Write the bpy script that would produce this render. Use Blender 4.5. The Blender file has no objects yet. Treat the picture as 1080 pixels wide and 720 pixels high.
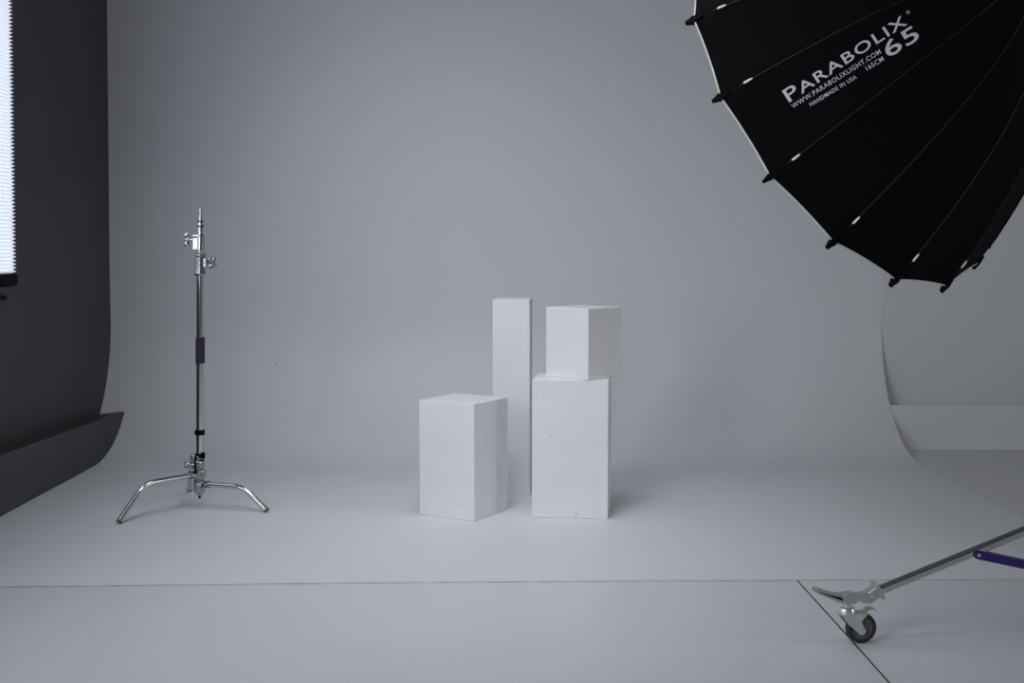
import bpy, bmesh, math, random
from mathutils import Vector, Matrix
from mathutils.bvhtree import BVHTree

rnd = random.Random(7)
scene = bpy.context.scene
C = scene.collection
PI = math.pi
R = math.radians

# ------------------------------------------------------------------ helpers
class MB:
    """collects vertices / faces, builds ONE mesh object"""
    def __init__(self):
        self.v = []; self.f = []; self.mi = []; self.sm = []
        self.mat = 0
    def add(self, vs, fs, smooth=False, M=None):
        o = len(self.v)
        self.v += [(M @ Vector(p)) if M is not None else Vector(p) for p in vs]
        for f in fs:
            self.f.append([i + o for i in f]); self.mi.append(self.mat); self.sm.append(smooth)
        return self
    def box(self, lo, hi, M=None):
        (a, b, c), (d, e, f) = lo, hi
        vs = [(a,b,c),(d,b,c),(d,e,c),(a,e,c),(a,b,f),(d,b,f),(d,e,f),(a,e,f)]
        return self.add(vs, [(0,3,2,1),(4,5,6,7),(0,1,5,4),(1,2,6,5),(2,3,7,6),(3,0,4,7)], False, M)
    def rbox(self, lo, hi, r=.002, seg=2, M=None):
        """box with rounded edges"""
        bm = bmesh.new()
        bmesh.ops.create_cube(bm, size=1)
        for v in bm.verts:
            v.co = Vector([lo[i] + (v.co[i] + .5) * (hi[i] - lo[i]) for i in range(3)])
        bmesh.ops.bevel(bm, geom=bm.edges[:], offset=r, segments=seg, profile=.5, affect='EDGES')
        bm.verts.index_update()
        vs = [v.co.copy() for v in bm.verts]; fs = [[v.index for v in f.verts] for f in bm.faces]
        bm.free()
        return self.add(vs, fs, False, M)
    def tube(self, path, rad, n=20, cap=True, smooth=True, M=None, sx=1.0):
        path = [Vector(p) for p in path]
        if not isinstance(rad, (list, tuple)): rad = [rad] * len(path)
        vs = []; fs = []
        t0 = (path[1] - path[0]).normalized()
        up = Vector((0,0,1)) if abs(t0.z) < .9 else Vector((1,0,0))
        u = t0.cross(up).normalized()
        for i, p in enumerate(path):
            if i == 0: t = path[1] - path[0]
            elif i == len(path) - 1: t = path[-1] - path[-2]
            else: t = (path[i+1] - p).normalized() + (p - path[i-1]).normalized()
            t.normalize()
            u = (u - t * u.dot(t)).normalized()
            w = t.cross(u)
            for k in range(n):
                a = 2 * PI * k / n
                vs.append(p + (u * math.cos(a) * sx + w * math.sin(a)) * rad[i])
        for i in range(len(path) - 1):
            for k in range(n):
                a = i * n + k; b = i * n + (k + 1) % n
                fs.append((a, b, b + n, a + n))
        self.add(vs, fs, smooth, M)
        if cap:
            m = len(path) - 1
            self.add(vs[:n], [list(range(n))[::-1]], False, M)
            self.add(vs[m*n:], [list(range(n))], False, M)
        return self
    def lathe(self, prof, n=28, M=None, smooth=False):
        """profile of (radius, z) about z; faceted rings, smooth around"""
        vs = []; fs = []
        # each band gets own rings so that the profile edges stay crisp
        for (r0, z0), (r1, z1) in zip(prof[:-1], prof[1:]):
            o = len(vs)
            for r, z in ((r0, z0), (r1, z1)):
                for k in range(n):
                    a = 2 * PI * k / n
                    vs.append((r * math.cos(a), r * math.sin(a), z))
            for k in range(n):
                j = (k + 1) % n
                fs.append((o + k, o + j, o + n + j, o + n + k))
        self.add(vs, fs, True, M)
        return self
    def cyl(self, p, q, r, n=24, M=None):
        return self.tube([p, q], r, n, True, True, M)
    def prism(self, poly, y0, y1, M=None, smooth=False):
        """polygon in the xz plane extruded along y"""
        n = len(poly)
        vs = [(x, y0, z) for x, z in poly] + [(x, y1, z) for x, z in poly]
        fs = [list(range(n)), list(range(n, 2*n))[::-1]]
        self.add(vs, fs, False, M)
        vs2 = list(vs); f2 = [(i, i + n, (i+1) % n + n, (i+1) % n) for i in range(n)]
        return self.add(vs2, f2, smooth, M)
    def build(self, name, mats, parent=None, kind=None, loc=None, bev=0):
        me = bpy.data.meshes.new(name)
        me.from_pydata([tuple(p) for p in self.v], [], self.f)
        if not isinstance(mats, (list, tuple)): mats = [mats]
        for m in mats: me.materials.append(m)
        for p, i, s in zip(me.polygons, self.mi, self.sm):
            p.material_index = i; p.use_smooth = s
        bm = bmesh.new(); bm.from_mesh(me)
        if bev:
            bmesh.ops.remove_doubles(bm, verts=bm.verts, dist=1e-5)
            bmesh.ops.recalc_face_normals(bm, faces=bm.faces)
            es = [e for e in bm.edges if len(e.link_faces) == 2 and e.calc_face_angle(0) > R(28)]
            bmesh.ops.bevel(bm, geom=es, offset=bev, segments=2, profile=.5, affect='EDGES', clamp_overlap=True)
        bmesh.ops.recalc_face_normals(bm, faces=bm.faces)
        bm.to_mesh(me); bm.free(); me.update()
        o = bpy.data.objects.new(name, me); C.objects.link(o)
        if parent: o.parent = parent
        if kind: o['kind'] = kind
        if loc: o.location = loc
        return o

def thing(name, label, cat, loc=(0,0,0), rz=0, group=None):
    o = bpy.data.objects.new(name, None); C.objects.link(o)
    o.location = loc; o.rotation_euler = (0,0,rz)
    o['label'] = label; o['category'] = cat
    if group: o['group'] = group
    return o
def tag(o, label, cat, group=None):
    o['label'] = label; o['category'] = cat
    if group: o['group'] = group
    return o
def bend(points, rad, n=8):
    """polyline with its inner corners rounded"""
    P = [Vector(p) for p in points]; out = [P[0]]
    for a, b, c in zip(P[:-2], P[1:-1], P[2:]):
        d0 = (a - b).normalized(); d1 = (c - b).normalized()
        s, e = b + d0 * rad, b + d1 * rad
        for k in range(n + 1):
            t = k / n
            out.append(s * (1-t)**2 + b * 2*t*(1-t) + e * t*t)
    out.append(P[-1]); return out

# ------------------------------------------------------------------ materials
def new_mat(name):
    m = bpy.data.materials.new(name); m.use_nodes = True
    nt = m.node_tree
    return m, nt, nt.nodes['Principled BSDF']
def pbr(name, col, rough=.5, metal=0., spec=.5, bump=0., bscale=60., var=0., vscale=3.):
    m, nt, b = new_mat(name)
    b.inputs['Roughness'].default_value = rough
    b.inputs['Metallic'].default_value = metal
    b.inputs['Specular IOR Level'].default_value = spec
    b.inputs['Base Color'].default_value = (*col, 1)
    tc = nt.nodes.new('ShaderNodeTexCoord')
    if var:
        n = nt.nodes.new('ShaderNodeTexNoise'); n.inputs['Scale'].default_value = vscale
        n.inputs['Detail'].default_value = 6
        nt.links.new(tc.outputs['Object'], n.inputs['Vector'])
        r = nt.nodes.new('ShaderNodeValToRGB')
        r.color_ramp.elements[0].position = .3; r.color_ramp.elements[1].position = .7
        r.color_ramp.elements[0].color = (*[c * (1 - var) for c in col], 1)
        r.color_ramp.elements[1].color = (*[min(1, c * (1 + var)) for c in col], 1)
        nt.links.new(n.outputs['Fac'], r.inputs['Fac'])
        nt.links.new(r.outputs['Color'], b.inputs['Base Color'])
    if bump:
        n2 = nt.nodes.new('ShaderNodeTexNoise'); n2.inputs['Scale'].default_value = bscale
        n2.inputs['Detail'].default_value = 4
        nt.links.new(tc.outputs['Object'], n2.inputs['Vector'])
        bp = nt.nodes.new('ShaderNodeBump'); bp.inputs['Strength'].default_value = bump
        bp.inputs['Distance'].default_value = .004
        nt.links.new(n2.outputs['Fac'], bp.inputs['Height'])
        nt.links.new(bp.outputs['Normal'], b.inputs['Normal'])
    return m
def speck_chain(nt, vec, col_in, scale, size, keep, dark, stretch=(1,1,1)):
    """sprinkle dark dents / scuffs over a colour socket, return new socket"""
    mp = nt.nodes.new('ShaderNodeMapping'); mp.inputs['Scale'].default_value = stretch
    nt.links.new(vec, mp.inputs['Vector'])
    no = nt.nodes.new('ShaderNodeTexNoise'); no.inputs['Scale'].default_value = scale * 1.7
    nt.links.new(mp.outputs['Vector'], no.inputs['Vector'])
    ad = nt.nodes.new('ShaderNodeVectorMath'); ad.operation = 'MULTIPLY_ADD'
    ad.inputs[1].default_value = (.35/scale,)*3
    nt.links.new(no.outputs['Color'], ad.inputs[0]); nt.links.new(mp.outputs['Vector'], ad.inputs[2])
    vo = nt.nodes.new('ShaderNodeTexVoronoi'); vo.inputs['Scale'].default_value = scale
    nt.links.new(ad.outputs[0], vo.inputs['Vector'])
    lt = nt.nodes.new('ShaderNodeMath'); lt.operation = 'LESS_THAN'; lt.inputs[1].default_value = size
    nt.links.new(vo.outputs['Distance'], lt.inputs[0])
    sp = nt.nodes.new('ShaderNodeSeparateColor'); nt.links.new(vo.outputs['Color'], sp.inputs[0])
    gt = nt.nodes.new('ShaderNodeMath'); gt.operation = 'GREATER_THAN'; gt.inputs[1].default_value = 1 - keep
    nt.links.new(sp.outputs[0], gt.inputs[0])
    mu = nt.nodes.new('ShaderNodeMath'); mu.operation = 'MULTIPLY'
    nt.links.new(lt.outputs[0], mu.inputs[0]); nt.links.new(gt.outputs[0], mu.inputs[1])
    mx = nt.nodes.new('ShaderNodeMix'); mx.data_type = 'RGBA'
    nt.links.new(mu.outputs[0], mx.inputs['Factor'])
    nt.links.new(col_in, mx.inputs['A']); mx.inputs['B'].default_value = (*dark, 1)
    return mx.outputs['Result']
def painted(name, col, rough, layers, var=.02, vscale=1.2, spec=.5, bump=.05, bscale=90):
    m = pbr(name, col, rough, 0, spec, bump, bscale, var, vscale)
    nt = m.node_tree; b = nt.nodes['Principled BSDF']
    src = b.inputs['Base Color'].links[0].from_socket
    tc = [n for n in nt.nodes if n.type == 'TEX_COORD'][0]
    for (scale, size, keep, dark, st) in layers:
        src = speck_chain(nt, tc.outputs['Object'], src, scale, size, keep, dark, st)
    nt.links.new(src, b.inputs['Base Color'])
    return m

WHITE = (.60, .615, .645)
M_cyc = painted('cyclorama paint', (.65, .665, .695), .55,
                [(3.0, .018, .18, (.30,.30,.31), (1,1,1)), (5.0, .02, .06, (.42,.42,.43), (.35,1.6,1))], .02, .7)
M_floor = painted('studio floor paint', (.60, .615, .65), .42,
                [(2.6, .022, .16, (.25,.25,.26), (1,1,1)), (4.2, .05, .10, (.50,.51,.53), (.4,1.5,1))], .03, .9)
M_side = painted('side floor paint', (.60, .61, .64), .5,
                [(3.0, .03, .25, (.20,.20,.21), (1,1,1))], .03, 1.0)
M_backwall = painted('back wall paint', (.61, .625, .65), .6, [(4.0, .016, .15, (.25,.25,.26), (1,1,1))], .02, .8)
M_black = painted('matt charcoal wall paint', (.060, .061, .065), .6,
                [(9.0, .03, .10, (.045,.045,.047), (1,.5,1))], .12, 1.6, .35, .10, 40)
M_curb_black = painted('charcoal curb paint', (.046, .047, .050), .5,
                [(7.0, .05, .12, (.06,.06,.06), (1,.5,1))], .10, 2.0, .4, .10, 40)
M_grey = pbr('grey side wall paint', (.45, .46, .475), .8, var=.02)
M_rear = pbr('dark rear wall paint', (.22, .22, .23), .8)
M_ceiling = pbr('dark ceiling paint', (.10, .10, .105), .9)
M_seam = pbr('dark floor seam', (.25, .25, .255), .9, var=.6, vscale=14)
M_joint = pbr('black floor joint', (.012, .012, .014), .9)
M_plinth = painted('white plinth paint', (.77, .775, .79), .6,
                [(16, .055, .055, (.34,.34,.34), (1,1,1)), (24, .10, .03, (.50,.50,.50), (1,1,.45)),
                 (9, .03, .10, (.22,.22,.22), (1,1,1))], .02, 4, .35, .06, 70)
M_scuff = pbr('grey scuff mark', (.55, .55, .56), .8)
M_chip = pbr('dark chip', (.06, .06, .06), .8)
M_dent = pbr('grey dent', (.32, .32, .33), .8)
M_chrome = pbr('chrome', (.62, .63, .65), .14, 1.0)
M_castalloy = pbr('polished alloy casting', (.40, .41, .43), .22, 1.0, bump=.25, bscale=120)
M_alu = pbr('brushed aluminium', (.62, .63, .64), .22, 1.0, bump=.08, bscale=200, var=.08, vscale=30)
M_zinc = pbr('zinc plated steel', (.62, .65, .66), .32, .72, var=.10, vscale=40)
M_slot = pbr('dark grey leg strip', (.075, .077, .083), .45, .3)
M_steel_dark = pbr('dull cast steel', (.52, .51, .50), .30, .75)
M_bolt = pbr('bright bolt', (.75, .75, .76), .25, 1.0)
M_navy = pbr('navy grip sleeve', (.012, .012, .032), .55)
M_blackplastic = pbr('black plastic', (.0025, .0025, .003), .65, 0, .06)
M_olive = pbr('olive rubber pad', (.09, .085, .05), .7)
M_rubber = pbr('black rubber tyre', (.014, .015, .017), .55, bump=.1, bscale=90)
M_wheelhub = pbr('grey plastic wheel disc', (.10, .105, .115), .5)
M_purple = pbr('purple anodised strut', (.040, .018, .17), .38, .35, var=.06, vscale=20)
M_fabric = pbr('black umbrella fabric', (.0035, .0035, .0042), .85, 0, .06, bump=.1, bscale=300)
M_silver = pbr('silver umbrella lining', (.55, .55, .56), .40, .6)
M_piping = pbr('pale rim piping', (.62, .62, .62), .6)
M_rib = pbr('black rib sleeve', (.006, .006, .007), .5, 0, .2)
M_ribend = pbr('white fibreglass rib end', (.85, .85, .86), .35)
M_print = pbr('pale grey print', (.56, .56, .62), .6)
M_frame = pbr('dark window frame', (.03, .03, .033), .5)
M_rail_shadow = pbr('black blind rail and shadow bar', (.006, .006, .007), .7, 0, .1)

# glowing honeycomb blind fabric (daylight behind it), faint pleat lines
M_shade, nt, b = new_mat('backlit honeycomb blind')
b.inputs['Base Color'].default_value = (.75, .76, .78, 1); b.inputs['Roughness'].default_value = .9
b.inputs['Emission Color'].default_value = (.79, .86, 1.0, 1)
b.inputs['Emission Strength'].default_value = .40
# window glass
M_glass, nt, b = new_mat('window glass')
b.inputs['Base Color'].default_value = (.9, .95, 1, 1); b.inputs['Roughness'].default_value = .03
b.inputs['Transmission Weight'].default_value = 1.0

# ------------------------------------------------------------------ camera
FOC = 1300.0
cam = bpy.data.cameras.new('camera'); cam.sensor_width = 36; cam.lens = 36 * FOC / 1080
co = bpy.data.objects.new('camera', cam); C.objects.link(co)
co.location = (0, 0, 1.25); co.rotation_euler = (R(90 - 4.5625), 0, R(-.3133))
cam.clip_start = .05; cam.clip_end = 100
scene.camera = co

# ------------------------------------------------------------------ the room
XL, XR, YB, YF, ZC = -2.46, 6.4, 7.68, -3.2, 3.7
CYX = 2.352              # right hand edge of the cyclorama
key = [(XL - .3, 4.395), (-1.843, 4.4187), (-1.672, 4.424), (-.917, 4.4513), (-.466, 4.4678), (.0245, 4.4779), (1.082, 4.4914), (1.9335, 4.4997), (CYX, 4.504)]
def seam_y(x):
    for (a, ya), (b_, yb) in zip(key[:-1], key[1:]):
        if x <= b_: return ya + (yb - ya) * (x - a) / (b_ - a)
    return key[-1][1]
# cyclorama : floor, cove and wall in one sweep, solid behind
RAD = .80
prof = [(None, 0.0)] + [(YB - RAD - 1.2 + 1.2*k/4, 0.0) for k in range(5)]
for k in range(1, 49):
    a = PI/2 * k / 48
    prof.append((YB - RAD + RAD * math.sin(a), RAD - RAD * math.cos(a)))
prof += [(YB, 1.2), (YB, 2.2), (YB, ZC)]
m = MB()
n = len(prof)
XS = [XL] + [x for x, _ in key[1:]]
vs = [(X, seam_y(X) if y is None else y, z) for X in XS for y, z in prof]
m.add(vs, [(q*n + i, q*n + i+1, (q+1)*n + i+1, (q+1)*n + i) for q in range(len(XS)-1) for i in range(n-1)], True)
for X in (XL, CYX):
    side = [(seam_y(X) if y is None else y, z) for y, z in prof] + [(YB + .03, ZC), (YB + .03, -.012), (seam_y(X), -.012)]
    m.add([(X, y, z) for y, z in side], [list(range(len(side)))], False)
m.build('cyclorama', M_cyc, kind='structure')
# floor : front floor level with the cyclorama, side floor a touch lower
m = MB()
edge = [(x, seam_y(x)) for x, _ in key]
pl = [(XL - .3, YF)] + edge[:1] + edge[1:] + [(CYX, YF)]
nn = len(pl)
m.add([(x, y, 0) for x, y in pl] + [(x, y, -.25) for x, y in pl],
      [tuple(range(nn)), tuple(range(nn, 2*nn))] + [(i, (i+1) % nn, (i+1) % nn + nn, i + nn) for i in range(nn)])
m.mat = 1
m.box((CYX, YF, -.25), (XR, YB + .1, -.006))
m.box((XL - .3, 4.40, -.24), (CYX, YB + .1, -.012))
m.build('floor', [M_floor, M_side], kind='structure')
# back wall beyond the cyclorama and behind it
MB().box((XL - .3, YB + .001, -.2), (XR, YB + .25, ZC)).build('wall_back', M_backwall, kind='structure')
# curb along the foot of the back wall
m = MB()
pr = [(7.430, -.01), (7.430, .260), (7.433, .266), (7.440, .268), (YB + .02, .236), (YB + .02, -.01)]
m.add([(CYX + .001, y, z) for y, z in pr] + [(XR, y, z) for y, z in pr],
      [(i, (i+1) % 6, (i+1) % 6 + 6, i + 6) for i in range(6)] + [tuple(range(6)), tuple(range(6, 12))])
m.build('baseboard_back', M_backwall, kind='structure')
# left wall with three window openings
W = [(4.28, 6.02), (1.9, 3.7), (-.7, 1.1)]
Z0, Z1 = 1.041, 3.05
m = MB()
m.box((XL - .22, YF, -.2), (XL, YB + .1, Z0)); m.box((XL - .22, YF, Z1), (XL, YB + .1, ZC))
ys = [YF] + [q for w in sorted(W) for q in w] + [YB + .1]
for a, b_ in zip(ys[0::2], ys[1::2]): m.box((XL - .22, a, Z0), (XL, b_, Z1))
m.build('wall_left', M_black, kind='structure')
# charcoal curb along the left wall (its top slopes a little)
m = MB()
top = lambda y: .236 + (7.42 - y) * .0262
N = 40
vs = []
for i in range(N + 1):
    y = YF + (7.62 - YF) * i / N
    jx = rnd.uniform(-.004, .004)
    vs += [(XL, y, top(y) - .018), (-2.318, y, top(y) - .004), (-2.312, y, top(y) - .012), (-2.312 + jx, y, -.01), (XL, y, -.01)]
fs = []
for i in range(N):
    for k in range(4):
        a = i*5 + k; fs.append((a, a+1, a+6, a+5))
fs += [(0,1,2,3,4), tuple(N*5 + k for k in (4,3,2,1,0))]
m.add(vs, fs, False)
m.build('baseboard_left', M_curb_black, kind='structure')
# right wall, rear wall, ceiling: out of the frame, they close the room
MB().box((XR, YF, -.2), (XR + .2, YB + .1, ZC)).build('wall_right', M_grey, kind='structure')
MB().box((XL - .3, YF - .2, -.2), (XR + .2, YF, ZC)).build('wall_front', M_rear, kind='structure')
MB().box((XL - .3, YF - .2, ZC), (XR + .2, YB + .3, ZC + .1)).build('ceiling', M_ceiling, kind='structure')

# windows
for i, (a, b_) in enumerate(W):
    m = MB()
    x0, x1 = XL - .15, XL - .09
    for lo, hi in (((x0, a, Z0), (x1, b_, Z0 + .06)), ((x0, a, Z1 - .06), (x1, b_, Z1)),
                   ((x0, a, Z0 + .06), (x1, a + .06, Z1 - .06)), ((x0, b_ - .06, Z0 + .06), (x1, b_, Z1 - .06)),
                   ((x0, (a+b_)/2 - .025, Z0 + .06), (x1, (a+b_)/2 + .025, Z1 - .06))):
        m.rbox(lo, hi, .006, 2)
    w = m.build('window_%d' % (i + 1), M_frame, kind='structure')
    if i == 0:
        MB().box((XL - .125, a + .05, Z0 + .05), (XL - .119, b_ - .05, Z1 - .05)).build('glass', M_glass, w)
    # sill board, proud of the wall
    m = MB(); m.rbox((XL - .20, a - .05, Z0 - .032), (XL + .045, b_ + .08, Z0), .004, 2)
    m.mat = 1; m.rbox((XL - .01, a - .03, Z0 - .066), (XL + .030, b_ - .003, Z0 - .048), .003, 2)  # dark bar standing in for the shadow line below the sill
    m.build('trim_%d' % (i + 1), [M_black, M_rail_shadow], kind='structure')

# seam between the cyclorama and the front floor: ragged thin dark line
m = MB()
pts = []
x = -2.30
while x < CYX:
    w = rnd.choice((.0010, .0014, .0018, .0022, .0028, .0040))
    if x > 1.4: w *= .6
    pts.append((x, seam_y(x) + rnd.uniform(-.0015, .0015), w)); x += rnd.uniform(.02, .09)
vs = []; fs = []
for x, y, w in pts: vs += [(x, y - w, .0012), (x, y + w, .0012), (x, y - w, -.003), (x, y + w, -.003)]
for i in range(len(pts) - 1):
    a = i*4
    fs += [(a, a+4, a+5, a+1), (a, a+2, a+6, a+4), (a+1, a+5, a+7, a+3)]
m.add(vs, fs); m.build('trim_4', M_seam, kind='structure')
# straight black joint running towards the camera
m = MB()
jl = [(1.0853, 4.489), (1.0916, 3.905), (1.0949, 3.42), (1.1015, 2.2)]
vs = []
for x, y in jl: vs += [(x - .0022, y, .0012), (x + .0022, y, .0012), (x - .0022, y, -.003), (x + .0022, y, -.003)]
m.add(vs, [f for i in range(3) for f in ((i*4, i*4+4, i*4+5, i*4+1), (i*4, i*4+2, i*4+6, i*4+4), (i*4+1, i*4+5, i*4+7, i*4+3))])
m.build('trim_5', M_joint, kind='structure')

# ------------------------------------------------------------------ honeycomb blind in the near window
PITCH = .0178
y0, y1 = 4.24, 6.108
zb, zt = 1.102, 3.12
root = thing('honeycomb_blind', 'pale honeycomb blind glowing with daylight on the charcoal left wall', 'window blind', (XL, 0, Z0 + .003))
m = MB()
npl = int((zt - zb) / PITCH)
prof = []
for k in range(npl):
    z = zb - Z0 - .003 + k * PITCH
    prof += [(.022, z), (.044, z + PITCH/2)]
zq = zb - Z0 - .003; prof.append((.022, zq + npl * PITCH))
back = [(.012 if i % 2 else .0195, z) for i, (x, z) in enumerate(prof)]
n = len(prof)
vs = [(x, y0, z) for x, z in prof] + [(x, y1, z) for x, z in prof]
m.add(vs, [(i, i+1, n+i+1, n+i) for i in range(n-1)])
for Y in (y0, y1):
    vv = [(x, Y, z) for x, z in prof] + [(.006, Y, z) for x, z in prof]
    m.add(vv, [(i, i+1, n+i+1, n+i) for i in range(n-1)])
m.build('blind_fabric', M_shade, root)
m = MB(); m.rbox((.006, y0, 0), (.050, y1 + .002, zq - .002), .005, 2); m.build('bottom_rail', M_rail_shadow, root)
m = MB(); m.rbox((.004, y0, zq + npl*PITCH), (.052, y1 + .002, zq + npl*PITCH + .05), .005, 2); m.build('head_rail', M_rail_shadow, root)

# left wall, windows and blind sheared inward with height to mimic lens distortion
for o in list(C.objects):
    if o.type == 'MESH' and (o.name in ('wall_left', 'window_1', 'window_2', 'window_3', 'glass', 'trim_1', 'trim_2', 'trim_3') or (o.parent and o.parent.name == 'honeycomb_blind')):
        zo = o.parent.location.z if o.parent and o.parent.name == 'honeycomb_blind' else 0
        for v in o.data.vertices: v.co.x += .016 * max(0, v.co.z + zo - .9)

# ------------------------------------------------------------------ plinths
def plinth(name, label, F, rot, w, d, z0, h, marks=()):
    """F = front corner; one side runs left-back, the other right-back"""
    e1 = Vector((-math.cos(rot), math.sin(rot), 0)); e2 = Vector((math.sin(rot), math.cos(rot), 0))
    c = Vector((F[0], F[1], z0)) + e1 * w/2 + e2 * d/2
    m = MB()
    m.rbox((-w/2, -d/2, 0), (w/2, d/2, h), .0035, 2)
    marks = list(marks)
    for k in range(34):                    # knocks, mostly near the arrises and the foot
        fc = rnd.choice(('front', 'side')); L = w if fc == 'front' else d
        t = rnd.random()
        s_ = rnd.choice((rnd.uniform(.006, .018), L - rnd.uniform(.006, .018))) if t < .45 else rnd.uniform(.02, L - .02)
        z_ = rnd.uniform(.02, h - .02) if rnd.random() < .6 else rnd.uniform(.01, .22*h)
        a_ = rnd.uniform(0, 6.28); l_ = rnd.uniform(.0012, .0032)
        marks.append((rnd.choice((1, 1, 3, 3, 2)), fc, [(s_, z_), (s_ + math.cos(a_)*l_, z_ + math.sin(a_)*l_)], rnd.uniform(.0025, .0045)))
    # local frame: x runs along -e1, y along e2
    for mt, face, pts, wd in marks:
        m.mat = mt
        vs = []; fs = []
        for i, (s, z) in enumerate(pts):
            a = Vector(pts[min(i+1, len(pts)-1)]) - Vector(pts[max(i-1, 0)])
            a = a.normalized() if a.length else Vector((1,0)); nrm = Vector((-a.y, a.x)) * wd * (.4 if i in (0, len(pts)-1) else 1) / 2
            for sg in (-1, 1):
                u, v = s + nrm.x*sg, z + nrm.y*sg
                if face == 'front': vs.append((-w/2 + u, -d/2 - .0004, v))
                else: vs.append((w/2 + .0004, -d/2 + u, v))
        for i in range(len(pts)-1): fs.append((2*i, 2*i+1, 2*i+3, 2*i+2))
        m.add(vs, fs)
    o = m.build(name, [M_plinth, M_scuff, M_chip, M_dent])
    o.location = c; o.rotation_euler = (0, 0, -rot)
    tag(o, label, 'plinth', 'white display plinths')
    return o
arc = [(.155 + .085*math.sin(t*1.35), .265 - .175*(1-math.cos(t*1.35))/.78 * 1.0) for t in [k/10 for k in range(11)]]
plinth('plinth', 'scuffed white plinth standing on the floor left of the others, corner towards the front', (-.1398, 5.4666), .5292, .2976, .3009, 0, .5333,
       [(1, 'side', arc, .0025), (1, 'side', [(.10, .30), (.102, .36), (.099, .43)], .002), (1, 'side', [(.15, .09), (.2, .06), (.235, .035)], .0016),
        (1, 'front', [(.185, .064), (.215, .069), (.238, .066)], .0028), (1, 'front', [(.145, .030), (.168, .026)], .004), (1, 'front', [(.035, .060), (.022, .055)], .0022), (1, 'front', [(.083, .044), (.098, .041)], .003), (1, 'front', [(.108, .036), (.112, .024)], .0022), (1, 'front', [(.05, .028), (.056, .020)], .003),
        (2, 'front', [(.173, .079), (.177, .081)], .004)])
plinth('plinth', 'wide upright white plinth facing the front with the cube resting on it', (.4655, 5.5164), .1258, .3468, .2924, 0, .633,
       [(2, 'front', [(.203, .008), (.203, .026)], .005), (1, 'front', [(.203, .026), (.203, .034)], .003), (1, 'front', [(.095, .114), (.085, .122)], .003),
        (2, 'front', [(.297, .088), (.300, .091)], .004), (1, 'front', [(.065, .027), (.068, .030)], .005), (2, 'front', [(.085, .372), (.085, .382)], .004),
        (1, 'front', [(.012, .17), (.018, .18)], .005), (1, 'front', [(.12, .07), (.123, .073)], .005)])
plinth('plinth', 'tall slim white plinth standing behind the other plinths', (.1212, 6.0537), .0716, .1846, .2342, 0, .9737,
       [(1, 'front', [(.085, .068), (.11, .062), (.135, .055)], .003), (1, 'front', [(.02, .93), (.035, .937)], .004)])
plinth('plinth', 'small white cube plinth turned cornerwise on top of the wide plinth', (.3723, 5.515), .7347, .2489, .2434, .6335, .3235,
       [(2, 'side', [(.045, .026), (.049, .028)], .006), (1, 'side', [(.03, .19), (.034, .195)], .005), (1, 'side', [(.06, .05), (.09, .085)], .002)])

# ------------------------------------------------------------------ chrome C-stand on the left
SX, SY = -1.443, 5.75
st = thing('c_stand', 'chrome C-stand with a navy grip sleeve, standing alone on the pale floor', 'light stand', (SX, SY, 0))
LEAN = Matrix.Shear('XZ', 3, (0, 0)).to_4x4()
LEAN = Matrix(((1, 0, .0225, 0), (0, 1, 0, 0), (0, 0, 1, 0), (0, 0, 0, 1)))
def leg_part(dx, dy, hz, out, tip):
    L = math.hypot(dx, dy); u = Vector((dx/L, dy/L, 0))
    p = [u * .028 + Vector((0,0,hz)), u * (L * out) + Vector((0,0,hz - .004)), u * (L * tip) + Vector((0,0,.010))]
    path = bend(p, .055, 10)
    m = MB(); m.tube(path, .0134, 20); o = m.build('leg', M_chrome, st)
    d = (path[-1] - path[-2]).normalized()
    e = u * (L*tip); m = MB()
    m.tube([e - d*.003 + Vector((0,0,.010)), e + Vector((0,0,.010)) + d*.001, e + d*.004 + Vector((0,0,.0085))], [.0140, .0146, .0135], 18)
    f = m.build('foot_pad', M_olive, o); f['label'] = 'olive rubber foot'
    return u
u1 = leg_part(-1.7257 - SX, 5.4395 - SY, .166, .68, 1.0)      # front left
u2 = leg_part(-1.1137 - SX, 5.67 - SY, .118, .66, 1.0)     # right
u3 = leg_part(-1.5953 - SX, 6.157 - SY, .209, .70, 1.0)     # back
# castings
m = MB()
m.lathe([(0,.062),(.010,.062),(.012,.070),(.024,.078),(.027,.092),(.027,.134),(.021,.138),(.021,.142),(.0265,.145),(.0265,.184),(.021,.188),(.021,.190),(.0265,.194),(.0265,.226),(.022,.238),(.022,.255),(0,.255)], 28)
for u, hz in ((u1,.166),(u2,.118),(u3,.209)):
    m.tube([u*.012 + Vector((0,0,hz)), u*.040 + Vector((0,0,hz)), u*.046 + Vector((0,0,hz)), u*.052 + Vector((0,0,hz))], [.0165,.0165,.019,.019], 18)
    s = Vector((-u.y, u.x, 0))
    m.tube([u*.036 + s*.024 + Vector((0,0,hz)), u*.036 - s*.024 + Vector((0,0,hz))], .0065, 6, smooth=False)
m.rbox((.010,-.024,.150), (.034,.006,.186), .006, 2)
m.rbox((-.036,-.012,.190), (-.012,.014,.262), .008, 3)
m.rbox((-.012,-.036,.084), (.016,-.016,.128), .006, 3)
m.rbox((.004,-.034,.196), (.022,-.014,.232), .005, 3)
m.tube([(.014,-.030,.214), (.014,-.042,.214)], .0075, 6, smooth=False)
m.tube([(-.004,-.030,.158), (-.004,-.040,.158)], .0085, 6, smooth=False)
m.tube([(.026,-.020,.104), (.026,-.034,.104)], .0075, 6, smooth=False)
m.build('leg_hub', M_castalloy, st)
m = MB(); m.lathe([(0,.050),(.0055,.050),(.0055,.064),(0,.064)], 14); m.build('hub_screw', M_blackplastic, st)
m = MB()   # knob of the hub, to the left
m.cyl((-.020,-.012,.212), (-.040,-.016,.212), .0055, 12)
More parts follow.
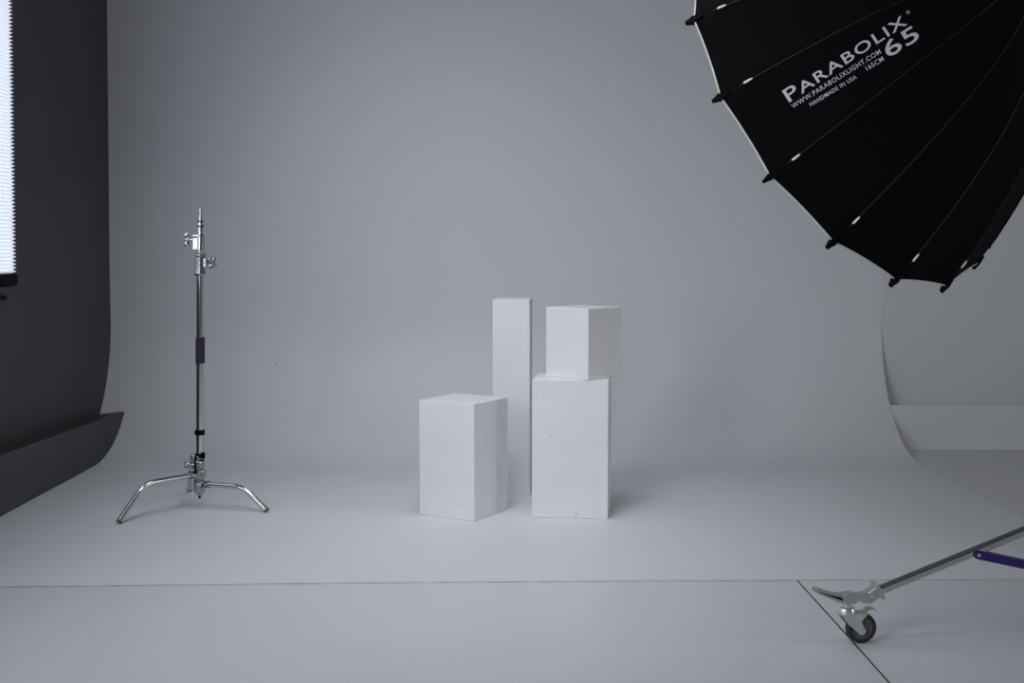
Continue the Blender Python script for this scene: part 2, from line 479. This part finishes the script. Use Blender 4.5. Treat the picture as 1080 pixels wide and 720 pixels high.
m.tube([(-.038,-.016,.212), (-.044,-.017,.212), (-.060,-.018,.212), (-.064,-.018,.212)], [.010,.0155,.0155,.011], 16)
m.rbox((-.062,-.038,.206), (-.044,.004,.218), .004, 2)
m.build('hub_knob', M_castalloy, st)
# post
m = MB(); m.tube([(0,0,.20), (0,0,1.115)], .0172, 32, M=LEAN); m.build('post', M_chrome, st)
m = MB()
m.lathe([(.0174,.352),(.0215,.352),(.0215,.376),(.0174,.376)], 24, LEAN); m.rbox((-.026,-.006,.355), (-.018,.006,.372), .002, 2, LEAN)
m.build('ring_clip', M_blackplastic, st)
m = MB()
m.lathe([(.0174,.243),(.0215,.243),(.0215,.264),(.0174,.264)], 24, LEAN)
m.rbox((.012,-.024,.242), (.026,-.004,.270), .003, 2, LEAN)
m.build('cable_collar', M_blackplastic, st)
m = MB(); m.tube(bend([(-.017,-.018,.25), (-.017,-.020,.236), (.020,-.024,.232), (.023,-.020,.243)], .006, 5), .0032, 8, M=LEAN)
m.tube(bend([(-.014,-.019,.246), (-.015,-.0305,.19), (-.012,-.029,.165)], .02, 5), .0036, 8, M=LEAN); m.build('strap', M_blackplastic, st)
m = MB(); m.lathe([(.0175,.690),(.0205,.690),(.0212,.694),(.0212,.808),(.0205,.812),(.0175,.812)], 28, LEAN); m.build('grip_sleeve', M_navy, st)['label'] = 'navy grip sleeve'
# lower collar with its knob on the right
m = MB()
m.lathe([(.0175,1.100),(.0245,1.100),(.0265,1.108),(.0235,1.128),(.0225,1.150),(.0225,1.186),(.025,1.190),(.025,1.200),(.0195,1.206),(.0150,1.206)], 28, LEAN)
m.rbox((.012,-.016,1.135), (.034,.016,1.185), .005, 2, LEAN)
m.lathe([(.0228,1.158),(.0238,1.158),(.0238,1.164),(.0228,1.164)], 28, LEAN)
m.build('lower_collar', M_castalloy, st)
def t_knob(p, d, wing, name, mt):
    """stem along d with a four-lobed wing head"""
    d = Vector(d).normalized(); p = Vector(p)
    s = d.cross(Vector((0,0,1))).normalized(); w = s.cross(d)
    m = MB(); m.cyl(p, p + d*.020, .0048, 12, LEAN)
    c = p + d*.017
    m.tube([c, c + d*.006, c + d*.016, c + d*.019], [.0075, .011, .011, .0085], 16, M=LEAN)
    for ax in wing(s, w):
        m.tube([c + d*.009 + ax*.004, c + d*.010 + ax*.014, c + d*.011 + ax*.024, c + d*.011 + ax*.031], [.009, .0110, .0125, .0085], 14, M=LEAN)
    m.build(name, mt, st)
t_knob((.030, -.002, 1.160), (1, -.35, 0), lambda s, w: [s*.8 + w*.6, -s*.8 - w*.6, w*.8 - s*.6, s*.6 - w*.8], 'lower_knob', M_castalloy)
# riser tube, upper clamp with its knob on the left, baby pin
m = MB(); m.tube([(0,0,1.19), (0,0,1.326)], .0135, 28, M=LEAN); m.build('riser_tube', M_chrome, st)
m = MB()
m.lathe([(.0137,1.212),(.019,1.212),(.0195,1.218),(.0195,1.282),(.018,1.290),(.0137,1.290)], 28, LEAN)
m.rbox((-.034,-.017,1.218), (-.008,.015,1.277), .004, 2, LEAN)
m.rbox((-.034,-.019,1.279), (-.004,.017,1.290), .003, 2, LEAN)
m.build('upper_clamp', M_chrome, st)
t_knob((-.034, -.004, 1.266), (-1, -.25, 0), lambda s, w: [w, -w], 'clamp_knob', M_chrome)
m = MB()
m.lathe([(.0136,1.326),(.0136,1.331),(.0125,1.335),(.0125,1.348),(.0082,1.352),(.0080,1.378),(.0062,1.380),(.0062,1.392),(.0078,1.394),(.0078,1.406),(.0065,1.409),(0,1.409)], 22, LEAN)
m.build('baby_pin', M_chrome, st)
for z, r in ((1.3245,.0165),(1.348,.0140)):
    m = MB(); m.lathe([(r-.004,z),(r,z),(r,z+.0055),(r-.004,z+.0055)], 22, LEAN); m.build('pin_ring', M_blackplastic, st)

# ------------------------------------------------------------------ deep black parabolic umbrella
UC = Vector((1.3363, 4.8260, 1.8193)); TH, PH, G0 = -.85917, .48680, .29656
UR, UD, UE = .825, .8233, 2.296
ua = Vector((math.cos(TH)*math.cos(PH), math.sin(TH)*math.cos(PH), math.sin(PH)))
uu = ua.cross(Vector((0,0,1))).normalized(); uw = uu.cross(ua)
NR = 16
def rib_pt(i, t, off=0.0):
    g = G0 - i * 2*PI/NR
    d = uu * math.cos(g) + uw * math.sin(g)
    return UR*t*d + ua * UD * (1 - t**UE)
def rib_nrm(i, t):
    g = G0 - i * 2*PI/NR
    d = uu * math.cos(g) + uw * math.sin(g)
    return (d * UD*UE*max(t, .001)**(UE-1) + ua * UR).normalized()
def pan_pt(i, t, s):
    """fabric panel between rib i and i+1; rim scalloped, cloth pulled in a little"""
    q = 4*s*(1-s)
    tt = t * (1 - .0025*q)
    p = rib_pt(i, tt)*(1-s) + rib_pt(i+1, tt)*s
    nr = (rib_nrm(i, tt)*(1-s) + rib_nrm(i+1, tt)*s).normalized()
    return p - nr * (.004*q*t)
um = thing('parabolic_umbrella', 'huge deep black parabolic umbrella with pale lettering, hanging at the top right above the floor', 'photo umbrella', UC)
TS = [.05] + [.05 + .95*k/22 for k in range(1, 23)]
NS = 8
def canopy_mesh(off):
    m = MB(); vs = []; fs = []
    cols = NR*NS
    for t in TS:
        for c in range(cols):
            i, s = divmod(c, NS); s /= NS
            p = pan_pt(i, t, s)
            nr = (rib_nrm(i, t)*(1-s) + rib_nrm(i+1, t)*s).normalized()
            vs.append(p - nr*off)
    for r in range(len(TS)-1):
        for c in range(cols):
            a = r*cols + c; b = r*cols + (c+1) % cols
            fs.append((a, b, b+cols, a+cols))
    m.add(vs, fs, True); return m, vs, fs
m, cvs, cfs = canopy_mesh(0)
can = m.build('canopy', M_fabric, um)
bvh = BVHTree.FromPolygons([tuple(v) for v in cvs], cfs)
m, _, _ = canopy_mesh(.004); m.build('silver_lining', M_silver, um)
# piping round the rim
m = MB(); pth = []
for c in range(NR*NS + 1):
    i, s = divmod(c, NS); pth.append(pan_pt(i % NR, 1.0, s/NS) - ua*.0035)
m.tube(pth, .0036, 8, False); m.build('rim_piping', M_piping, um)
for i in range(NR):
    m = MB()
    m.tube([rib_pt(i, t) + rib_nrm(i, t)*.0010 for t in [.06 + .905*k/24 for k in range(25)]], .0034, 8)
    rb = m.build('rib', M_rib, um)
    # black end cap reaching past the rim
    p = rib_pt(i, 1.0); d = (rib_pt(i, 1.0) - rib_pt(i, .97)).normalized(); nr = rib_nrm(i, 1.0)
    sd = d.cross(nr)
    m = MB()
    def cap(pts):
        vs = []; fs = []
        for (l, hw, up, dn) in pts:
            for sx, sz in ((-1, up), (1, up), (1, -dn), (-1, -dn)):
                vs.append(p + d*l + sd*hw*sx + nr*sz)
        for k in range(len(pts)-1):
            for q in range(4):
                fs.append((k*4+q, k*4+(q+1) % 4, k*4+4+(q+1) % 4, k*4+4+q))
        fs += [(3,2,1,0), tuple(len(pts)*4 - 4 + q for q in range(4))]
        m.add(vs, fs)
    cap([(-.030, .006, .0065, .006), (-.004, .010, .0075, .010), (.006, .0125, .0075, .014), (.016, .009, .006, .014), (.036, .0045, .004, .009)])
    m.build('rib_cap', M_blackplastic, rb)
    # bright bare stretch of the rib before the cap
    m = MB()
    m.tube([rib_pt(i, t) + rib_nrm(i, t)*.0045 for t in (.940, .943, .948, .954, .957)], [.002, .0036, .0042, .0042, .003], 8)
    m.build('rib_end', M_ribend, rb)['label'] = 'white bare rib end'
# hub ring and mounting spigot at the apex
FR = Matrix.Translation((0,0,0)) @ Matrix((( *uu, 0), (*uw, 0), (*ua, 0), (0,0,0,1))).transposed()
m = MB()
m.lathe([(0,UD-.03),(.055,UD-.03),(.06,UD-.02),(.06,UD+.02),(.045,UD+.03),(.022,UD+.03),(.022,UD+.09),(0,UD+.09)], 28, FR)
m.build('hub_ring', M_blackplastic, um)

# lettering printed on one panel: each line is laid on the cloth along its seam direction
def on_panel(t, s): return pan_pt(1, t, s)
def print_line(text, a, b, cap_h, stretch_first=None, spacing=1.12, bold=.002):
    """text from panel point a=(t,s) to b; cap_h metres"""
    cu = bpy.data.curves.new('tmp_text', 'FONT'); cu.body = text; cu.size = 1; cu.resolution_u = 3
    cu.space_character = spacing; cu.offset = bold
    ob = bpy.data.objects.new('tmp_text', cu); C.objects.link(ob)
    if stretch_first:
        cu.body_format[0].use_small_caps = False
        for k in range(1, len(text)): cu.body_format[k].use_small_caps = True
        cu.small_caps_scale = stretch_first
        body = text[0] + text[1:].lower(); cu.body = body
        for k in range(1, len(body)): cu.body_format[k].use_small_caps = True
    dg = bpy.context.evaluated_depsgraph_get(); dg.update()
    me = bpy.data.meshes.new_from_object(ob.evaluated_get(dg))
    xs = [v.co.x for v in me.vertices]; x0, x1 = min(xs), max(xs)
    H = .69
    bm = bmesh.new(); bm.from_mesh(me)
    bmesh.ops.triangulate(bm, faces=bm.faces[:])
    pa, pb = on_panel(*a), on_panel(*b)
    ex = pb - pa
    nr = (rib_nrm(1, (a[0]+b[0])/2) + rib_nrm(2, (a[0]+b[0])/2)).normalized()
    up = nr.cross(ex).normalized()
    vs = []
    for v in bm.verts:
        q = pa + ex * ((v.co.x - x0)/(x1 - x0)) + up * (v.co.y / H * cap_h)
        hit = bvh.ray_cast(q + nr*.12, -nr)
        vs.append((hit[0] if hit[0] is not None else q) + nr*.0018)
    bm.verts.index_update()
    fs = [[v.index for v in f.verts] for f in bm.faces]
    bm.free(); bpy.data.objects.remove(ob); bpy.data.curves.remove(cu); bpy.data.meshes.remove(me)
    return vs, fs
def lettering(name, *args):
    vs, fs = print_line(*args)
    me = bpy.data.meshes.new(name); me.from_pydata([tuple(v) for v in vs], [], fs); me.materials.append(M_print)
    o = bpy.data.objects.new(name, me); C.objects.link(o); o.parent = can
    return o
lettering('lettering', 'PARABOLIX', (.911, .4477), (.6251, .388), .046, .77, 1.10, .006)
lettering('lettering', 'WWW.PARABOLIXLIGHT.COM', (.911, .5336), (.7109, .5566), .0155)
lettering('lettering', 'HANDMADE IN USA', (.8824, .6289), (.7808, .6602), .0135)
lettering('lettering', '165CM', (.7554, .6544), (.714, .667), .0155)
lettering('lettering', '65', (.7030, .676), (.6165, .7005), .051, None, 1.05, .008)
lettering('lettering', '\u00ae', (.6135, .245), (.6040, .245), .010)

# ------------------------------------------------------------------ rolling stand at the right
CX, CY = 2.12, 3.95                      # its column, just outside the frame
cp = Vector((1.068, 3.77, 0))            # swivel axis of the near caster is left of its wheel
rs = thing('rolling_light_stand', 'silver wheeled light stand with a purple strut and a black caster', 'rolling stand', (CX, CY, 0))
dl = Vector((CX, CY, 0)) - cp; LEN = dl.length; ang = math.atan2(-dl.y, -dl.x)
# leg frame: u runs from the column outwards; built along +x from the column, then turned
def leg_set(rot, first):
    M = Matrix.Rotation(rot, 4, 'Z')
    # P(w, v, z): w = metres inwards from the swivel axis, v = sideways, z = up
    def T(w, v=0.0, z=0.0): return M @ Vector((LEN - w, v, z))
    # frame with x inwards, y sideways, z up for polygon work
    F = M @ Matrix(((-1,0,0,LEN),(0,-1,0,0),(0,0,1,0),(0,0,0,1)))
    sl = .3425
    def on_leg(w): return .1596 + (w - .0955) * sl
    dirv = Vector((1, 0, sl)).normalized(); nv = Vector((-sl, 0, 1)).normalized()
    m = MB()
    a = Vector((.085, 0, on_leg(.085))); b = Vector((LEN - .02, 0, on_leg(LEN - .02)))
    hw, hh = .0150, .0100
    c = .0025
    ring = [(-hw+c, hh), (hw-c, hh), (hw, hh-c), (hw, -hh+c), (hw-c, -hh), (-hw+c, -hh), (-hw, -hh+c), (-hw, hh-c)]
    vs = []
    for p in (a, b):
        for y, zz in ring: vs.append(p + Vector((0,1,0))*y + nv*zz)
    fs = [(k, (k+1) % 8, 8+(k+1) % 8, 8+k) for k in range(8)] + [tuple(range(8))[::-1], tuple(range(8, 16))]
    m.add(vs, fs, False, F)
    leg = m.build('leg', M_alu, rs)
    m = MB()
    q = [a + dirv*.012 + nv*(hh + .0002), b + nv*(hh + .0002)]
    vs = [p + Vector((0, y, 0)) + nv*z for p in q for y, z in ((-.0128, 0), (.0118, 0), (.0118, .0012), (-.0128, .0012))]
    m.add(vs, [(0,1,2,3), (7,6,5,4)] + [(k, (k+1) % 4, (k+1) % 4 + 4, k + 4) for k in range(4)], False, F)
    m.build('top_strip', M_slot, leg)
    F2 = F @ Matrix.Diagonal((1, 1, 1.055, 1))
    # cast bracket at the end of the leg
    m = MB()
    body = [(.018,.150),(.030,.148),(.062,.153),(.0905,.170),(.104,.142),(.075,.122),(.050,.122),(.033,.135),(.018,.133)]
    m.prism(body, -.019, .019, F2)
    tp = [(-.020,.124),(-.020,.149),(-.012,.152),(.012,.1535),(.024,.152),(.034,.1445),(.036,.135),(.022,.127),(.016,.124)]
    m.prism(tp, -.0225, .0225, F2)
    fl = Matrix.Translation((.1005, 0, .158)) @ Matrix.Rotation(math.atan(-.52), 4, 'Y')
    m.rbox((-.006, -.022, -.030), (.006, .022, .025), .003, 2, F2 @ fl)
    m.cyl((.080,-.0215,.141), (.080,.0215,.141), .0085, 16, F2)
    m.build('leg_bracket', M_steel_dark, leg, bev=.0022)
    m = MB(); m.cyl((.0835,.018,.146), (.0835,.0255,.146), .0085, 18, F2); m.cyl((.0835,.0255,.146), (.0835,.0275,.146), .0062, 6, F2)
    m.build('bracket_bolt', M_bolt, leg)
    # long U-shaped foot lever pointing outwards
    m = MB()
    up = [(-.112,.172),(-.104,.1745),(-.060,.159),(-.018,.1515),(-.018,.1475),(-.060,.1545),(-.104,.168)]
    m.prism(up, -.012, .012, F2)
    for s in (-1, 1):
        sd = [(-.114,.170),(-.104,.1745),(-.060,.159),(-.018,.1515),(-.018,.128),(-.030,.127),(-.106,.160)]
        m.prism(sd, s*.0125 - .0015, s*.0125 + .0015, F2)
    m.build('foot_lever', M_steel_dark, leg, bev=.0007)
    m = MB()
    lo = [(-.100,.1645),(-.022,.1420),(-.022,.134),(-.098,.1625)]
    m.prism(lo, .0141, .0147, F2); m.prism(lo, -.0147, -.0141, F2); m.build('lever_slot', M_blackplastic, leg)
    # caster
    m = MB()
    m.lathe([(0,.128),(.012,.128),(.012,.121),(.0095,.121),(.0095,.116),(.014,.116),(.014,.112),(.022,.109),(.0262,.101),(.0262,.097),(.0275,.097),(.0275,.0925),(0,.0925)], 28,
            F2)
    for s in (-1, 1):
        pl = [(-.026,.0935),(.056,.0935),(.060,.090),(.045,.076),(.040,.070),(.0535,.040),(.052,.033),(.046,.029),(.038,.030),(.032,.034),(-.004,.064)]
        m.prism(pl, s*.0205 - .0012, s*.0205 + .0012, F2)
    m.rbox((-.026,-.0215,.0905), (.056,.0215,.0940), .001, 1, F2)
    cst = m.build('caster', M_zinc, rs)
    if first: cst['label'] = 'zinc caster fork'
    WX, WR = .0475, .0490
    WM = F @ Matrix.Translation((WX, 0, WR)) @ Matrix.Rotation(PI/2, 4, 'X')
    m = MB()
    m.lathe([(.034,-.0120),(.039,-.0145),(.0445,-.0145),(.0475,-.0105),(.0485,-.004),(.0485,.004),(.0475,.0105),(.0445,.0145),(.039,.0145),(.034,.0120)], 48, WM)
    wh = m.build('tyre', M_rubber, cst)
    m = MB()
    m.lathe([(.0345,-.0118),(.031,-.0118),(.029,-.0085),(.016,-.0085),(.013,-.0150),(0,-.0150)], 36, WM)
    m.lathe([(.0345,.0118),(.031,.0118),(.029,.0085),(.016,.0085),(.013,.0150),(0,.0150)], 36, WM)
    m.build('wheel_disc', M_wheelhub, cst)
    m = MB(); m.cyl((WX-.001, -.0265, .0475), (WX-.001, .0265, .0475), .0062, 6, F); m.build('axle_bolt', M_bolt, cst)
    m = MB(); m.cyl((.044, -.0232, .088), (.044, .0232, .088), .0035, 10, F); m.build('fork_rivet', M_bolt, cst)
    m = MB()
    pd = [(.022,.0945),(.050,.0945),(.058,.096),(.066,.1045),(.078,.1075),(.086,.106),(.0915,.1005),(.094,.101),(.089,.110),(.079,.1125),(.064,.1095),(.055,.1015),(.046,.100),(.022,.100)]
    m.prism(pd, -.013, .013, F)
    m.build('brake_pedal', M_steel_dark, cst, bev=.0008)
    m = MB()
    # purple strut: two flat bars joined, pivoted on the leg
    ps = .405; pw = .43
    A = Vector((pw, 0, on_leg(pw) - .007)); B = Vector((LEN - .02, 0, .118))
    dv = (B - A).normalized(); pn = Vector((-dv.z, 0, dv.x))
    for s in (-1, 1):
        pts = []
        for k in range(9):
            a_ = PI/2 + PI * k / 8
            pts.append(A + dv*math.cos(a_)*.0135 + pn*math.sin(a_)*.0135)
        pts += [B - pn*.0135, B + pn*.0135]
        m.prism([(q.x, q.z) for q in pts], s*.0185 - .002, s*.0185 + .002, F)
    q0, q1 = A + dv*.045 + pn*.0105, B + pn*.0105
    m.prism([(q0.x, q0.z), (q1.x, q1.z), ((q1+pn*.003).x, (q1+pn*.003).z), ((q0+pn*.003).x, (q0+pn*.003).z)], -.0165, .0165, F)
    su = m.build('strut', M_purple, rs)
    if first: su['label'] = 'purple strut'
    m = MB()
    m.cyl((A.x, -.025, A.z), (A.x, .025, A.z), .0062, 16, F); m.build('strut_bolt', M_bolt, su)
leg_set(ang, True); leg_set(ang + R(120), False); leg_set(ang + R(240), False)
m = MB()
m.lathe([(0,.09),(.024,.09),(.024,2.05),(0,2.05)], 28)
m.build('column', M_chrome, rs)
for za, zb_ in ((.085, .16), (.44, .55)):
    m = MB(); m.lathe([(.024,za),(.045,za),(.045,zb_),(.024,zb_)], 28); m.build('column_collar', M_purple, rs)
# arm from the column top to the umbrella hub
ap = UC + ua*(UD + .0915) - Vector((CX, CY, 0))
m = MB()
m.tube([ap, ap + ua*.05, Vector((0, 0, ap.z + .04)), Vector((0,0,2.05))], .021, 20); m.build('mounting_arm', M_blackplastic, rs)

# ------------------------------------------------------------------ light
def area(name, loc, rot, sx, sy, power, col):
    l = bpy.data.lights.new(name, 'AREA'); l.shape = 'RECTANGLE'; l.size = sx; l.size_y = sy
    l.energy = power; l.color = col
    o = bpy.data.objects.new(name, l); C.objects.link(o); o.location = loc; o.rotation_euler = rot
    return o
DAY = (.945, .972, 1.0)
# daylight through the two windows further along the left wall
for i, pw in ((1, 28), (2, 111)):
    a, b_ = W[i]
    area('window_and_fill_light', (XL - .02, (a+b_)/2, 2.05), (0, R(-90), 0), 2.0, 1.8, pw, DAY)
# added fill light in front of the solid right wall, no window there
area('window_and_fill_light', (XR - .02, 3.0, 2.0), (0, R(90), 0), 2.0, 2.0, 49, (1, .99, .98))
# added overhead fill lights without fixtures, three of them aimed at the set
FILL_COL = (.945, .968, 1.0)
area('overhead_fill', (-.4, 5.2, ZC - .02), (0, 0, 0), 1.2, 1.2, 9, FILL_COL)
for p, q, sp, pw in (((-.6, 3.2, 3.6), (-.3, 5.8, 0), 80, 13.5), ((-.3, 5.0, 3.5), (-.4, 7.2, .7), 80, 6.0), ((.2, 4.61, 3.5), (.2, 4.6, 0), 70, 2.8)):
    l = area('overhead_fill', p, (0, 0, 0), 1.2, 1.2, pw, FILL_COL)
    l.rotation_euler = (Vector(q) - Vector(p)).to_track_quat('-Z', 'Y').to_euler()
    l.data.spread = R(sp)
wd = bpy.data.worlds.new('world'); scene.world = wd; wd.use_nodes = True
wd.node_tree.nodes['Background'].inputs[0].default_value = (.75, .86, 1, 1)
wd.node_tree.nodes['Background'].inputs[1].default_value = .3

scene.view_settings.view_transform = 'Standard'
scene.view_settings.look = 'None'
scene.view_settings.exposure = 0.05
scene.view_settings.gamma = 1.0
scene.view_settings.use_curve_mapping = False
scene.cycles.use_denoising = True
scene.cycles.max_bounces = 10
scene.cycles.diffuse_bounces = 8
scene.cycles.sample_clamp_indirect = 5
